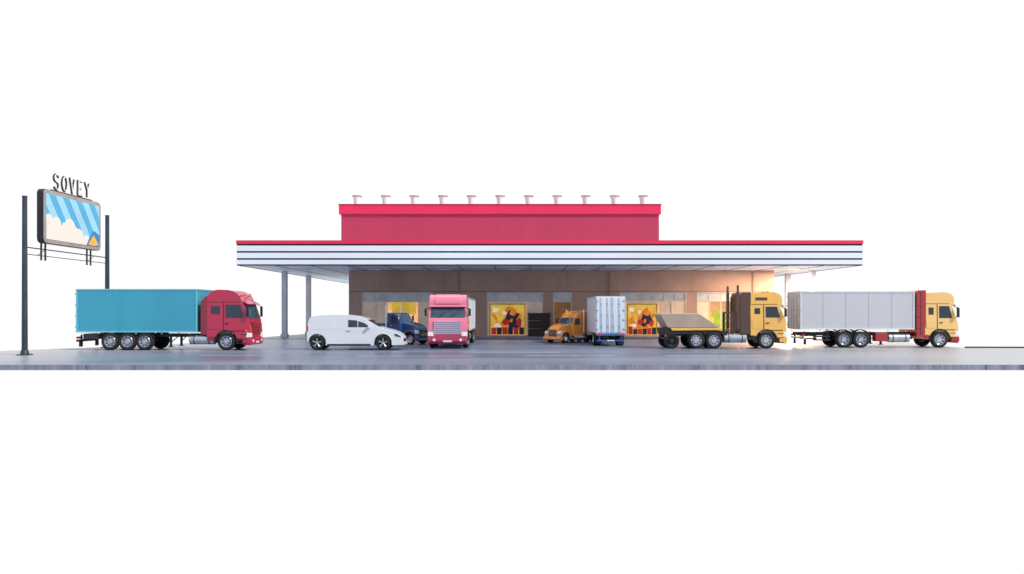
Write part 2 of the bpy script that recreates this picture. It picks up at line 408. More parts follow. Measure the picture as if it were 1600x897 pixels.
def rear_doors(rt,x0,z0,z1,W,m,mr,ribs=3):
    for s in (-1,1):
        ya,yb=sorted((s*.012,s*(W-.06)))
        bm=NB(); bx(bm,x0-.03,x0+.02,ya,yb,z0+.08,z1-.08)
        for i in range(ribs):
            y=ya+(yb-ya)*(i+.5)/ribs
            bx(bm,x0-.045,x0-.025,y-.09,y+.09,z0+.14,z1-.14)
        d=finish('rear_door',bm,m,rt,.01,1)
        bm=NB()
        for k in (.16,.60):
            rod(bm,(x0-.085,s*(W*k+.02),z0+.05),(x0-.085,s*(W*k+.02),z1-.05),.022,8)
            for zz in (.2,.5,.8): 
                z=z0+(z1-z0)*zz; bx(bm,x0-.095,x0-.045,s*(W*k+.02)-.05,s*(W*k+.02)+.05,z-.035,z+.035)
        finish('lock_bar',bm,mr,d)
        bm=NB()
        for zz in (.12,.37,.63,.88):
            z=z0+(z1-z0)*zz; bx(bm,x0-.07,x0-.02,*sorted((s*(W-.16),s*(W-.02))),z-.04,z+.04)
        finish('hinge',bm,mr,d)
def rear_lights(rt,x0,z=.72,W=1.25,bar='chassis'):
    box('rear_bumper',(x0-.04,x0+.08,-W+.02,W-.02,z-.25,z-.1),bar,rt,.01)
    bm=NB()
    for s in (-.75,.75): bx(bm,x0,x0+.1,s-.04,s+.04,z-.12,1.0)
    finish('bumper_bracket',bm,'chassis',rt)
    for s in (-1,1): 
        box('tail_light',(x0-.06,x0+.03,*sorted((s*(W-.42),s*(W-.04))),z-.05,z+.09),'tail',rt,.01)
        box('mudflap',(x0+.12,x0+.14,*sorted((s*(W-.5),s*(W-.06))),.22,.62),'rubber',rt)
def side_markers(rt,xs,z,W=1.26):
    bm=NB()
    for x in xs:
        for s in (-1,1): bx(bm,x-.05,x+.05,*sorted((s*(W-.02),s*(W+.02))),z-.025,z+.025)
    finish('side_marker_lamp',bm,'amber',rt)
def landing_leg(rt,x,z=1.0):
    for s in (-1,1):
        bm=NB(); bx(bm,x-.06,x+.06,s*.8-.06,s*.8+.06,.25,z); bx(bm,x-.13,x+.13,s*.8-.1,s*.8+.1,.20,.25)
        rod(bm,(x,s*.8,.5),(x+.55,s*.6,z),.03); finish('landing_leg',bm,'chassis',rt)
def side_guard(rt,x0,x1,m='greyrail'):
    bm=NB()
    for s in (-1,1):
        for z in (.55,.78): bx(bm,x0,x1,*sorted((s*1.16,s*1.2)),z-.05,z+.05)
        for x in (x0+.2,x1-.2): bx(bm,x-.03,x+.03,*sorted((s*1.1,s*1.16)),.5,1.05)
    finish('side_guard',bm,m,rt,.008,1)
# ------------------------------------------------------------ LEFT TRUCK (teal box, crimson cab)
t=root('articulated_truck',(-28.4,51.25,0),0,'articulated truck with crimson cab and turquoise box trailer','truck')
r=.57
cargo_box(t,0,7.9,1.16,4.0,'teal','teal_rim'); rear_doors(t,0,1.16,4.0,1.25,'teal','teal_rim')
chassis(t,.15,8.6); 
for x in (2.2,3.33,4.46): axle(t,x,r); mudguard(t,x,r); wheel(t,x,-1.09,r); wheel(t,x,1.09,r,'dark')
rear_lights(t,.05,.80); side_markers(t,(.4,1.5,3.9,5.6,7.4),1.08); landing_leg(t,6.0)
box('tool_locker',(.45,1.45,-1.2,1.2,.72,1.08),'chassis',t,.02)
tank(t,7.35,8.95)
euro_cab(t,8.5,2.85,3.93,1.28,r,'crimson','crimson',grille='crimson',skirt='crimson_dark')
prism('cab_side_fairing',[(8.1,1.0),(8.1,3.2),(8.5,3.55),(8.52,1.0)],'y',-1.22,1.22,'crimson_dark',t,.03,2)
axle(t,9.78,r); wheel(t,9.78,-1.09,r); wheel(t,9.78,1.09,r)
bm=NB()
for i in range(3):
    pts=[Vector((7.2+.2*i+k*.12,-.9+.1*i,1.0-.28*math.sin(math.pi*k/6))) for k in range(7)]
    for a,b in zip(pts,pts[1:]): rod(bm,a,b,.02,6)
finish('air_hose',bm,'red',t)
# ------------------------------------------------------------ RIGHT TRUCK (grey box, yellow cab)
t=root('articulated_truck',(19.9,54.55,0),0,'articulated truck with cream yellow cab and light grey box trailer','truck')
cargo_box(t,.1,8.05,1.27,3.93,'grey','greyrail',5,1.25,'seam'); rear_doors(t,.1,1.27,3.93,1.25,'greyrail','seam',0)
chassis(t,.2,8.7)
for x in (3.15,4.35): axle(t,x,r); mudguard(t,x,r); wheel(t,x,-1.09,r); wheel(t,x,1.09,r,'dark')
rear_lights(t,.4,.85,bar='greyrail'); side_markers(t,(.4,2.5,4.9,7.4),1.15); landing_leg(t,5.9); tank(t,6.3,7.75)
box('tool_locker',(5.35,6.2,-1.22,-.7,.45,1.05),'red',t,.02); side_guard(t,1.0,2.2,'chassis')
euro_cab(t,8.75,2.35,3.85,1.05,r,'creamyellow','red',boxy=True,wsz=(2.0,2.9),visor='black',panel='creamyellow',skirt='red')
prism('cab_side_fairing',[(8.18,.75),(8.18,3.92),(8.35,4.0),(8.85,4.0),(8.85,.75)],'y',-1.24,1.24,'red',t,.03,2)
bm=NB()
for s in (-1,1): bx(bm,8.45,8.49,*sorted((s*1.23,s*1.246)),.9,3.85)
for s in (-1,1):
    for zz in (1.3,2.1,2.9): bx(bm,8.22,8.44,*sorted((s*1.23,s*1.246)),zz,zz+.04)
finish('door_seam',bm,'black',t)
axle(t,9.8,r); wheel(t,9.8,-1.09,r,'chrome'); wheel(t,9.8,1.09,r,'chrome')
# ------------------------------------------------------------ YELLOW TIPPER
t=root('tipper_truck',(10.0,53.25,0),0,'yellow tipper truck with sloped tan cover over its bed','truck')
chassis(t,.3,7.2,.95)
for x in (2.5,3.7): axle(t,x,r); wheel(t,x,-1.09,r,'chrome'); wheel(t,x,1.09,r,'dark'); mudguard(t,x,r)
axle(t,.85,.52); wheel(t,.85,-1.0,.52,'dark'); wheel(t,.85,1.0,.52,'dark')
prism('tipper_bed',[(.85,1.22),(.72,1.41),(4.15,1.41),(4.2,1.26)],'y',-1.24,1.24,'yellow',t,.02,2)
prism('bed_floor',[(.35,.92),(.25,1.40),(.7,1.40),(.82,1.20),(4.6,1.20),(4.6,1.0),(1.4,.98)],'y',-1.18,1.18,'black',t,.01,1)
prism('tarp_cover',[(.55,1.42),(.05,2.26),(.10,2.38),(2.5,2.40),(2.75,2.34),(4.0,1.52),(4.02,1.42)],'y',-1.22,1.22,'tarp',t,.06,3)
rear_lights(t,.45,.85)
tank(t,4.4,5.9,.72,.32); box('battery_box',(4.3,4.6,-1.2,1.2,.5,1.0),'chassis',t,.02)
bm=NB()
for s in (-1,1):
    bx(bm,4.9,5.05,*sorted((s*1.02,s*1.14)),.95,2.5); 
bx(bm,4.9,5.05,-1.02,1.02,2.38,2.5)
for z in (1.2,1.6,2.0): bx(bm,4.94,5.01,-1.02,1.02,z,z+.07)
finish('headboard',bm,'brown',t,.01)
prism('sleeper_fairing',[(5.45,.95),(5.45,3.5),(5.6,3.82),(6.2,3.85),(6.2,.95)],'y',-1.2,1.2,'brown',t,.04,2)
for s in (-1,1):
    bm=NB(); cy(bm,(5.3,s*1.22,2.6),.11,2.5,'z',16); cy(bm,(5.3,s*1.22,4.05),.08,.5,'z',16); finish('exhaust_stack',bm,'brown',t)
euro_cab(t,6.15,2.45,3.82,1.08,r,'yellow','yellow',boxy=True,wsz=(2.05,2.85),visor='black')
bm=NB()
for s in (-1,1): bx(bm,6.5,7.3,*sorted((s*1.18,s*1.21)),3.28,3.48)
finish('roof_window',bm,'brown',t,.01)
axle(t,7.23,r); wheel(t,7.23,-1.09,r,'chrome'); wheel(t,7.23,1.09,r,'chrome')
box('roof_light_bar',(7.5,7.65,-.7,.7,3.80,3.92),'yellow',t,.03)
# ------------------------------------------------------------ PINK TRUCK facing camera
t=root('articulated_truck',(-4.37,64.4,0),-90,'pink cab-over truck with white box trailer parked facing out','truck'); t.scale=(1,1.06,1)
cargo_box(t,0,9.2,1.1,3.5,'boxwhite','white',6,1.2,'boxrib'); rear_doors(t,0,1.1,3.5,1.2,'boxwhite','greyrail')
chassis(t,.1,10.2)
for x in (1.5,2.7): axle(t,x,.52); wheel(t,x,-1.05,.52); wheel(t,x,1.05,.52)
rear_lights(t,.05,.8); tank(t,6.6,8.6); axle(t,9.0,.52); wheel(t,9.0,-1.05,.52); wheel(t,9.0,1.05,.52)
euro_cab(t,9.7,2.65,3.66,1.25,.54,'pink','pink_dark',boxy=True,pale_grille=True,wsz=(2.1,2.82),visor='pink')
axle(t,10.95,.54); wheel(t,10.95,-1.08,.54); wheel(t,10.95,1.08,.54)
prism('roof_fairing',[(10.2,3.5),(10.4,3.68),(11.5,3.70),(12.0,3.52),(12.12,3.30),(12.12,3.02),(11.2,3.02)],'y',-.85,.85,'pink',t,.06,3)
# ------------------------------------------------------------ WHITE BOX TRUCK seen from behind
t=root('box_truck',(7.15,55.7,0),90,'white box truck with barred rear doors and blue rear bumper','truck')
cargo_box(t,0,6.4,.92,3.62,'boxwhite','white',0,1.06,'boxrib'); rear_doors(t,0,.92,3.62,1.06,'boxwhite','boxrib',0)
chassis(t,.1,8.2,.8,.2)
axle(t,1.4,.5)
for y in (-.98,.98,-.7,.7): wheel(t,1.4,y,.5)
axle(t,7.2,.5); wheel(t,7.2,-.98,.5); wheel(t,7.2,.98,.5)
bm=NB(); bx(bm,-.06,.12,-1.06,1.06,.76,.90); bx(bm,-.05,.06,-1.0,1.0,.36,.45)
for s in (-.8,.8): bx(bm,.0,.06,s-.04,s+.04,.45,.76)
finish('rear_bumper',bm,'blue',t,.012)
for s in (-1,1):
    box('tail_light',(-.1,-.05,*sorted((s*.62,s*1.0)),.76,.87),'tail',t,.01)
    box('mudflap',(.62,.64,*sorted((s*.6,s*1.05)),.12,.6),'rubber',t)
box('number_plate',(-.075,-.055,-.26,.26,.36,.46),'white',t,.003)
prism('cab_shell',[(6.5,.6),(6.5,2.6),(7.4,2.65),(7.9,2.4),(8.3,1.6),(8.35,.5)],'y',-1.05,1.05,'white',t,.06,3)
bm=NB(); patch(bm,(7.93,2.35),(8.28,1.66),-.95,.95); finish('windscreen',bm,'glassblue',t)
for s in (-1,1):
    bm=NB(); my=s*1.25; bx(bm,7.9,8.0,my-.1,my+.1,1.6,2.1); rod(bm,(7.9,s*1.0,2.0),(7.95,my,2.0),.02); finish('mirror',bm,'black',t,.02)
# ------------------------------------------------------------ CONVENTIONAL (bonneted) TRUCK
def conv_truck(rt,c1,c2,flat=False):
    T=taper(.02)
    chassis(rt,0,5.0,.75,.2)
    prism('bonnet',[(3.55,.7),(3.55,1.98),(4.2,1.92),(4.8,1.80),(5.2,1.64),(5.42,1.42),(5.52,1.1),(5.52,.7)],'y',-.78,.78,c1,rt,.16,4)
    for s in (-1,1):
        pts=arc(4.75,.5,.76,8,188,14)+arc(4.75,.5,.60,188,8,14)
        prism('front_fender',pts,'y',*sorted((s*.60,s*1.2)),c1,rt,.05,3)
        prism('headlight',[(5.25,.98),(5.53,.92),(5.50,1.18),(5.2,1.28)],'y',*sorted((s*.72,s*1.08)),'lamp',rt,.03,2)
        d=prism('door',[(2.55,.85),(2.55,2.62),(3.15,2.62),(3.52,1.95),(3.52,.85)],'y',*sorted((s*1.05,s*1.085)),c1,rt,.012,1,T)
        prism('side_window',[(2.65,1.85),(2.65,2.52),(3.1,2.52),(3.42,1.85)],'y',*sorted((s*1.07,s*1.1)),'glass',d,.008,1,T)
        box('handle',(2.62,2.8,*sorted((s*1.08,s*1.12)),1.6,1.66),'chrome',d)
        bm=NB(); my=s*1.3; bx(bm,3.45,3.55,my-.09,my+.09,1.95,2.5); rod(bm,(3.3,s*1.0,2.4),(3.5,my,2.35),.02); rod(bm,(3.5,s*1.0,1.9),(3.5,my,2.0),.02); finish('mirror',bm,'black',rt,.02)
        bm=NB(); cy(bm,(2.75,s*.85,.6),.27,1.5,'x',20); finish('fuel_tank',bm,'tank',rt)
        bm=NB(); cy(bm,(2.25,s*1.2,2.2),.07,2.4,'z',14); finish('exhaust_stack',bm,'chrome',rt)
        for x in (.55,1.6): wheel(rt,x,s*.98,.48,'chrome')
        wheel(rt,4.75,s*1.0,.48,'chrome')
    prism('cab_shell',[(2.2,.7),(2.2,2.75),(3.1,2.75),(3.3,2.62),(3.68,1.95),(3.68,.7)],'y',-1.06,1.06,c1,rt,.08,3,T)
    bm=NB(); patch(bm,(3.32,2.58),(3.68,1.98),-.95,.95); finish('windscreen',bm,'glassblue',rt,.01,1,T)
    if not flat:
        prism('sleeper',[(1.15,.8),(1.15,3.0),(1.5,3.28),(2.3,3.25),(2.95,2.95),(3.1,2.7),(2.3,2.6),(2.25,.8)],'y',-1.1,1.1,c2,rt,.06,3,T)
    bm=NB(); bx(bm,5.48,5.545,-.5,.5,.75,1.35)
    for i in range(6): bx(bm,5.52,5.57,-.5,.5,.79+i*.1,.83+i*.1,1)
    finish('grille',bm,['dark','chrome'],rt)
    prism('bumper',[(5.2,.32),(5.2,.68),(5.66,.68),(5.7,.4),(5.6,.3)],'y',-1.18,1.18,c2,rt,.04,3)
    for x in (.55,1.6,4.75): axle(rt,x,.48)
    if flat:
        prism('load_bed',[(-.2,1.0),(-.2,1.75),(.0,1.85),(2.0,1.85),(2.1,1.0)],'y',-1.15,1.15,c1,rt,.06,3)
t=root('lorry',(6.5,64.1,0),222,'orange bonneted lorry with sleeper cab parked under the canopy','truck'); t.scale=(.80,.80,.78)
conv_truck(t,'orange','orange')
t=root('lorry',(-10.9,60.6,0),-26,'dark blue bonneted lorry parked behind the white van','truck'); t.scale=(.84,.84,.88)
conv_truck(t,'navy','navy',True)
# ------------------------------------------------------------ WHITE VAN
t=root('van',(-13.45,51.25,0),0,'white panel van with dark cab windows parked side on','van')
rw=.48; T=lambda v: Vector((v.x,v.y*(1-.07*max(0,v.z-1.1)-.05*max(0,(v.x-5.3))),v.z))
prof=[(.02,.62),(.0,1.3),(.10,1.95),(.22,2.14),(.45,2.24),(1.0,2.30),(1.9,2.33),(2.6,2.30),(3.2,2.23),(3.6,2.13),(3.95,1.98),(4.35,1.74),(4.75,1.50),(5.1,1.40),(5.5,1.30),(5.85,1.17),(6.1,1.02),(6.25,.84),(6.3,.65),(6.3,.5),(6.2,.33),(5.6,.30)]+arc(5.0,rw,.58,-15,195,14)+[(4.3,.28),(1.3,.28)]+arc(.68,rw,.58,-15,178,14)
prism('body',prof,'y',-.98,.98,'white',t,.13,5,T)
for s in (-1,1):
    prism('side_window',[(2.72,1.50),(2.72,1.98),(3.2,1.95),(3.75,1.78),(4.2,1.50)],'y',*sorted((s*.975,s*.995)),'glass',t,.01,1,T)
    bm=NB()
    bx(bm,3.33,3.37,*sorted((s*.97,s*1.0)),1.5,1.96); finish('window_pillar',bm,'white',t,0,2,T)
    d=prism('door',[(2.55,.45),(2.55,1.40),(4.30,1.40),(4.28,1.0),(4.1,.45)],'y',*sorted((s*.975,s*.988)),'white',t,.01,1,T)
    box('handle',(2.65,2.88,*sorted((s*.985,s*1.02)),1.25,1.30),'chrome',d)
    bm=NB(); bx(bm,1.35,4.2,*sorted((s*.95,s*.995)),.28,.40); finish('sill',bm,'black',t,.01)
    bm=NB(); bx(bm,.35,2.4,*sorted((s*.965,s*.984)),1.37,1.39); finish('slide_rail',bm,'greyrail',t,0,2,T)
    prism('headlight',[(5.50,1.0),(5.85,1.10),(6.16,.92),(6.20,.82),(5.85,.86)],'y',*sorted((s*.68,s*.955)),'glassblue',t,.03,2)
    box('tail_light',(-.01,.10,*sorted((s*.82,s*.975)),1.2,1.6),'tail',t,.02)
    bm=NB(); bx(bm,4.05,4.2,*sorted((s*1.0,s*1.2)),1.45,1.62); rod(bm,(4.15,s*.93,1.47),(4.12,s*1.1,1.5),.03); finish('mirror',bm,'white',t,.04,3)
    pts=arc(5.0,rw,.63,-12,192,16)+arc(5.0,rw,.575,192,-12,16)
    prism('wheel_arch',pts,'y',*sorted((s*.95,s*.99)),'greyrail',t,.008,1)
    for x in (.68,5.0): wheel(t,x,s*.86,rw,'car')
bm=NB(); patch(bm,(3.98,1.97),(4.72,1.53),-.80,.80,.02,.02,.0,-.06); finish('windscreen',bm,'glass',t,.01)
bm=NB(); bx(bm,6.27,6.33,-.5,.5,.55,.75); finish('grille',bm,'black',t,.01)
prism('bumper',[(6.1,.28),(6.1,.5),(6.36,.5),(6.36,.33)],'y',-.85,.85,'greyrail',t,.03)
box('underbody',(.15,5.6,-.7,.7,.30,.42),'black',t)
# ------------------------------------------------------------ BILLBOARD
t=root('billboard',(-28.3,49.1,0),0,'billboard on two dark steel poles with a cloudy sky picture','billboard')
for y in (-4.5,4.6):
    bm=NB(); cy(bm,(0,y,4.6),.16,9.2,'z',20,.13); cy(bm,(0,y,9.22),.15,.05,'z',20)
    cy(bm,(0,y,.15),.26,.3,'z',20,.18)
    bx(bm,-.32,.32,y-.32,y+.32,0,.04)
    for k in range(4): cy(bm,(.24*(1 if k%2 else -1),y+.24*(1 if k//2 else -1),.06),.03,.06,'z',8)
    finish('pole',bm,'pole',t)
bm=NB(); rod(bm,(0,-4.5,6.28),(0,4.6,6.28),.035); rod(bm,(0,-4.5,5.88),(0,4.6,5.88),.025)
for y in (-2.9,2.5): rod(bm,(0,y-.4,5.88),(0,y+.4,6.28),.02)
finish('cross_beam',bm,'pole',t)
bm=NB()
for y in (-3.0,-2.6,1.95,2.4): bx(bm,.0,.08,y-.05,y+.05,5.6,6.75)
finish('bracket',bm,'pole',t,.01)
def rrect(y0,y1,z0,z1,r,n=5):
    p=[]
    for cx,cz,a in ((y1-r,z1-r,0),(y0+r,z1-r,90),(y0+r,z0+r,180),(y1-r,z0+r,270)): p+=arc(cx,cz,r,a,a+90,n)
    return p
bm=NB(); pr(bm,rrect(-3.4,3.0,6.62,9.88,.3),'x',.0,.42,0,1); 
fr=finish('sign_board',bm,['signframe','black'],t,.05,3)
z0,z1,y0,y1=6.86,9.64,-3.16,2.76
bm=NB(); pr(bm,rrect(y0,y1,z0,z1,.15),'x',.40,.428); 
pic=finish('sign_picture',bm,'signblue',t)
def clip(poly):
    def cl(P,ins,inter):
        o=[]
        for i in range(len(P)):
            a,b=P[i-1],P[i]
            if ins(b):
                if not ins(a): o.append(inter(a,b))
                o.append(b)
            elif ins(a): o.append(inter(a,b))
        return o
    m=.02
    for ax,val,sg in ((0,y0+m,1),(0,y1-m,-1),(1,z0+m,1),(1,z1-m,-1)):
        poly=cl(poly,lambda p:(p[ax]-val)*sg>=0,lambda a,b:tuple(a[k]+(b[k]-a[k])*(val-a[ax])/(b[ax]-a[ax]) for k in (0,1)))
        if not poly: break
    return poly
bm=NB()
for k in range(-2,5):
    c=-3.3+k*1.45
    P=clip([(c-.6,9.9),(c+.15,9.9),(c+2.7,6.6),(c+1.95,6.6)])
    if len(P)>2: pr(bm,P,'x',.41,.434)
finish('sky_stripe',bm,'signpale',pic)
bm=NB()
cl=[(-3.42,6.8),(-3.42,8.25)]+arc(-2.9,8.0,.42,150,20,8)+arc(-2.1,7.85,.48,130,0,8)+arc(-1.2,7.85,.30,180,140,3)+arc(-.7,7.75,.62,150,20,8)+arc(.35,7.35,.5,110,10,7)+arc(1.2,7.05,.45,110,10,6)+[(1.75,6.8)]
P=clip(cl); pr(bm,P,'x',.41,.440); finish('cloud_shape',bm,'cloud',pic)
bm=NB(); P=clip([(1.0,6.6),(1.6,7.5),(2.1,7.9),(2.87,7.6),(2.87,6.6)]); pr(bm,P,'x',.41,.446); finish('hill_shape',bm,'signdeep',pic)
bm=NB(); P=clip([(1.4,6.95),(2.05,7.6),(2.65,7.0),(2.0,6.88)]); pr(bm,P,'x',.41,.452); finish('sun_shape',bm,'signyellow',pic)
G={'S':[arc(.29,.68,.23,25,270,10)+arc(.29,.22,.23,90,-155,10)],
'O':[[(.30+.25*math.cos(a*math.pi/9),.46+.45*math.sin(a*math.pi/9)) for a in range(19)]],
'V':[[(.04,.92),(.29,.0),(.54,.92)]],'E':[[(.52,.92),(.08,.92),(.08,.0),(.52,.0)],[(.08,.46),(.42,.46)]],
'Y':[[(.04,.92),(.29,.45),(.54,.92)],[(.29,.45),(.29,.0)]]}
for i,ch in enumerate('SOVEY'):
    u0=-1.95+i*.86
    for nm,rad,xo,mm in (('letter',.08,.14,'letter'),('letter_face',.036,.205,'letterface')):
        bm=NB()
        for st in G[ch]:
            for (a,b),(c,d) in zip(st,st[1:]):
                rod(bm,(xo,u0+a,10.08+b),(xo,u0+c,10.08+d),rad,8)
                lathe(bm,[(.0001,-rad),(rad*.7,-rad*.7),(rad,0),(rad*.7,rad*.7),(.0001,rad)],'z',8,0,(xo,u0+a,10.08+b))
        if nm=='letter': L0=finish(nm,bm,mm,t)
        else: finish(nm,bm,mm,L0)
bm=NB(); bx(bm,.08,.19,-2.2,2.3,9.87,9.99); finish('letter_rail',bm,'pole',t)
# ------------------------------------------------------------ BUILDING
bld=root('shop_building',(4.7,72.7,0),0,'low brown truck stop shop with wide striped canopy and red parapet','building')
O=Vector((4.7,72.7,0))
def B(name,d,m,parent=None,bevel=0,label=None):
    x0,x1,yy0,yy1,zz0,zz1=d
    return box(name,(x0-O.x,x1-O.x,yy0-O.y,yy1-O.y,zz0,zz1),m,parent or bld,bevel,None,label)
ops=[(-14.2,-7.5),(-2.36,2.92),(3.9,5.65),(10.18,16.5),(17.5,21.0)]
WL,WR,WT=-15.45,24.84,6.35
def wb(bm,x0,x1,y0_,y1_,z0_,z1_,mi=0): bx(bm,x0-O.x,x1-O.x,y0_-O.y,y1_-O.y,z0_,z1_,mi)
bm=NB()
xs=[WL]+[v for o in ops for v in o]+[WR]
for i in range(0,len(xs),2): wb(bm,xs[i],xs[i+1],72.7,73.0,.15,4.3)
wb(bm,WL,WR,72.7,73.0,4.3,WT)
wb(bm,WL,WL+.3,73.0,92,0,WT); wb(bm,WR-.3,WR,73.0,92,0,WT); wb(bm,WL,WR,92,92.3,0,WT)
wb(bm,WL,WR,72.72,73,0,.15)
wallo=finish('wall',bm,'wall',bld)
bm=NB(); wb(bm,WL,WR,72.66,72.70,4.32,4.42)
for i in range(7):
    x=WL+3.0+i*5.9; wb(bm,x-.012,x+.012,72.692,72.70,4.42,WT)
finish('wall_joint',bm,'walljoint',bld)
B('shop_floor',(WL+.3,WR-.3,73.0,80,.02,.14),'beige'); B('interior_wall',(WL+.3,WR-.3,79,79.1,.15,6.2),'cream'); B('shop_ceiling',(WL+.3,WR-.3,73.0,79,4.6,4.7),'cream')
for a_ in (-5.9,8.0): B('interior_partition',(a_,a_+.1,73.0,79,.15,4.6),'cream')
for (a_,b_) in ops:
    z_tr=3.42 if a_<9 else 3.5
    bm=NB(); e=.09
    wb(bm,a_,b_,72.68,72.86,4.3-e,4.3-.003); wb(bm,a_,b_,72.68,72.86,z_tr-e/2,z_tr+e/2); wb(bm,a_,b_,72.68,72.86,.15,.15+e*1.5)
    wb(bm,a_,a_+e,72.685,72.855,.28,4.2); wb(bm,b_-e,b_,72.685,72.855,.28,4.2)
    n=max(2,round((b_-a_)/1.1))
    for i in range(1,n):
        x=a_+(b_-a_)*i/n; wb(bm,x-.03,x+.03,72.75,72.85,z_tr,4.25)
    w=finish('window',bm,'frame',bld)
    bm=NB(); wb(bm,a_+e,b_-e,72.79,72.81,z_tr,4.24); finish('transom_pane',bm,'transom',w)
def poster(x0,x1,z0_,z1_,seed,main='posteryellow'):
    rr=random.Random(seed)
    p=B('poster',(x0,x1,72.76,72.78,z0_,z1_),main)
    W=x1-x0;H=z1_-z0_
    b=NB()
    for q in ((x0-.06,x0,z0_,z1_+.06),(x1,x1+.06,z0_,z1_+.06),(x0,x1,z1_,z1_+.06)): wb(b,q[0],q[1],72.72,72.79,q[2],q[3])
    finish('poster_frame',b,'darkframe',p)
    def blob(cx,cz,rx,rz,m,k,n=14,jit=.25):
        b=NB(); P=[]
        for i in range(n):
            a=2*math.pi*i/n; j=1+rr.uniform(-jit,jit)
            P.append((min(max(x0+W*cx+rx*W*j*math.cos(a),x0+.02),x1-.02)-O.x,min(max(z0_+H*cz+rz*H*j*math.sin(a),z0_+.02),z1_-.02)))
        pr(b,P,'y',72.76-.004*k-O.y-.004,72.77-O.y); finish('printed_shape',b,m,p)
    blob(.5,.5,.44,.40,'posterorange',1,16,.35); blob(.28,.62,.14,.20,'posteryellow',2,9,.4); blob(.66,.50,.17,.27,'posternavy',3,12,.5)
    blob(.66,.72,.10,.10,'posterorange',4,9,.2); blob(.46,.42,.10,.08,'posterred',5,9,.4); blob(.84,.38,.08,.13,'posterred',6,9,.4)
    blob(.22,.30,.12,.07,'posterwhite',4,10,.3); blob(.40,.74,.06,.07,'posterwhite',7,8,.4); blob(.60,.46,.05,.08,'posterorange',8,8,.4); blob(.15,.84,.10,.08,'posterwhite',3,8,.3)
    cs=['posterred','posternavy','posterred','posternavy','posterred','posternavy']
    for i in range(6):
        b=NB(); xx=x0+W*(.03+.162*i); wb(b,xx,xx+W*.14,72.70,72.73,z0_+.02,z0_+H*(.18+.10*rr.random())); finish('shelf_goods',b,cs[i],p)
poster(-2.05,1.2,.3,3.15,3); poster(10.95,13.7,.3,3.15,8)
B('window_panel',(-2.26,1.30,72.795,72.80,.3,3.36),'beige'); B('window_panel',(10.85,13.8,72.795,72.80,.3,3.44),'beige')
B('window_panel',(1.35,2.82,72.77,72.80,.3,3.36),'beige')
B('window_panel',(13.9,16.4,72.77,72.80,.3,3.44),'beige')
B('window_panel',(10.27,10.80,72.77,72.80,.3,3.44),'beige')
B('window_panel',(-14.1,-11.8,72.77,72.80,.3,3.36),'beige')
B('window_panel',(-8.9,-7.6,72.77,72.80,.3,3.36),'beige')
for x in (15.1,-12.9,2.1): B('mullion',(x-.03,x+.03,72.70,72.765,.3,3.36),'frame')
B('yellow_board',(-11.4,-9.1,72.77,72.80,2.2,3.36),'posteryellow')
B('counter',(-11.5,-7.7,74,74.6,.15,1.1),'posterred')
B('orange_door',(3.98,5.57,72.78,72.84,.28,3.38),'doororange')
B('window_panel',(17.6,18.6,72.77,72.80,.3,3.44),'beige')
B('parts_rack',(18.8,20.9,74.0,74.6,.15,1.6),'darkframe'); B('parts_rack',(19.3,20.5,73.6,74.0,.6,2.5),'postergreen'); B('parts_rack',(18.8,19.3,73.6,74.0,.3,1.9),'posteryellow')
for x in (18.7,19.8): B('mullion',(x-.035,x+.035,72.76,72.84,.3,3.46),'frame')
so=root('shelf_unit',(2.55,72.2,.15),0,'dark metal storage shelf against the shop wall','shelf')
for i in range(3): box('shelf_box',(-1.0,1.0,-.3,.3,.75*i,.70+.75*i),'dark',so,.02)
for x in (-1.03,1.0): box('post',(x,x+.03,-.3,.3,0,2.3),'chassis',so)
for x in (9.2,-5.0,22.8): 
    bm=NB(); cy(bm,(x-O.x,72.6-O.y,3.2),.05,6.1,'z',12); finish('downpipe',bm,'walljoint',bld)
B('fire_door',(22.0,23.6,72.62,72.68,.15,3.3),'wall')
# canopy
CX0,CX1,CY0,CY1,CZ0,CZ1=-23.0,29.3,64.3,107.0,6.35,8.44
can=B('canopy',(CX0+.15,CX1-.15,CY0+.15,CY1,CZ0+.02,CZ1-.1),'soffit')
def band(name,za,zb,m,out):
    b=NB()
    wb(b,CX0-out,CX1+out,CY0-out,CY0+.14,za,zb); wb(b,CX0-out,CX0+.14,CY0+.14,CY1,za,zb); wb(b,CX1-.14,CX1+out,CY0+.14,CY1,za,zb)
    return finish(name,b,m,can)
band('fascia_red_trim',8.16,8.46,'redbright',.08)
band('fascia_groove',8.02,8.16,'line',.03)
for za,zb in ((7.56,8.02),(6.97,7.42),(6.45,6.83)): band('fascia_panel',za,zb,'fascia',.05)
for za,zb in ((7.42,7.56),(6.83,6.97),(6.35,6.45)): band('fascia_groove',za,zb,'line',.03)
bm=NB()
for i in range(1,17):
    x=CX0+i*(CX1-CX0)/17; wb(bm,x-.03,x+.03,CY0+.3,CY1-.2,CZ0-.012,CZ0+.03)
finish('soffit_seam',bm,'darkframe',can)
for i in range(8):
    x=-19+i*6.4; B('added_canopy_lamp',(x-.5,x+.5,70.2,70.4,CZ0-.06,CZ0+.0),'addedbulb' if i>6 else 'fascia',can)  # made-up fixtures; only the last glows, to go with the added warm lights
for x,y in ((-22.2,75.0),(-22.2,83.8),(28.5,72.8),(28.5,79.4)):
    bm=NB(); wb(bm,x-.24,x+.24,y-.24,y+.24,.3,CZ0+.01); wb(bm,x-.32,x+.32,y-.32,y+.32,0,.3); finish('column',bm,'column',bld,.02)
pb=B('parapet',(-15.57,13.4,70,90,8.35,11.38),'redroof',None,.02)
B('cornice',(-15.75,13.56,69.82,90.2,11.36,12.22),'redbright',pb,.03)
B('cornice_cap',(-15.8,13.62,69.76,90.25,12.221,12.27),'redroof',pb)
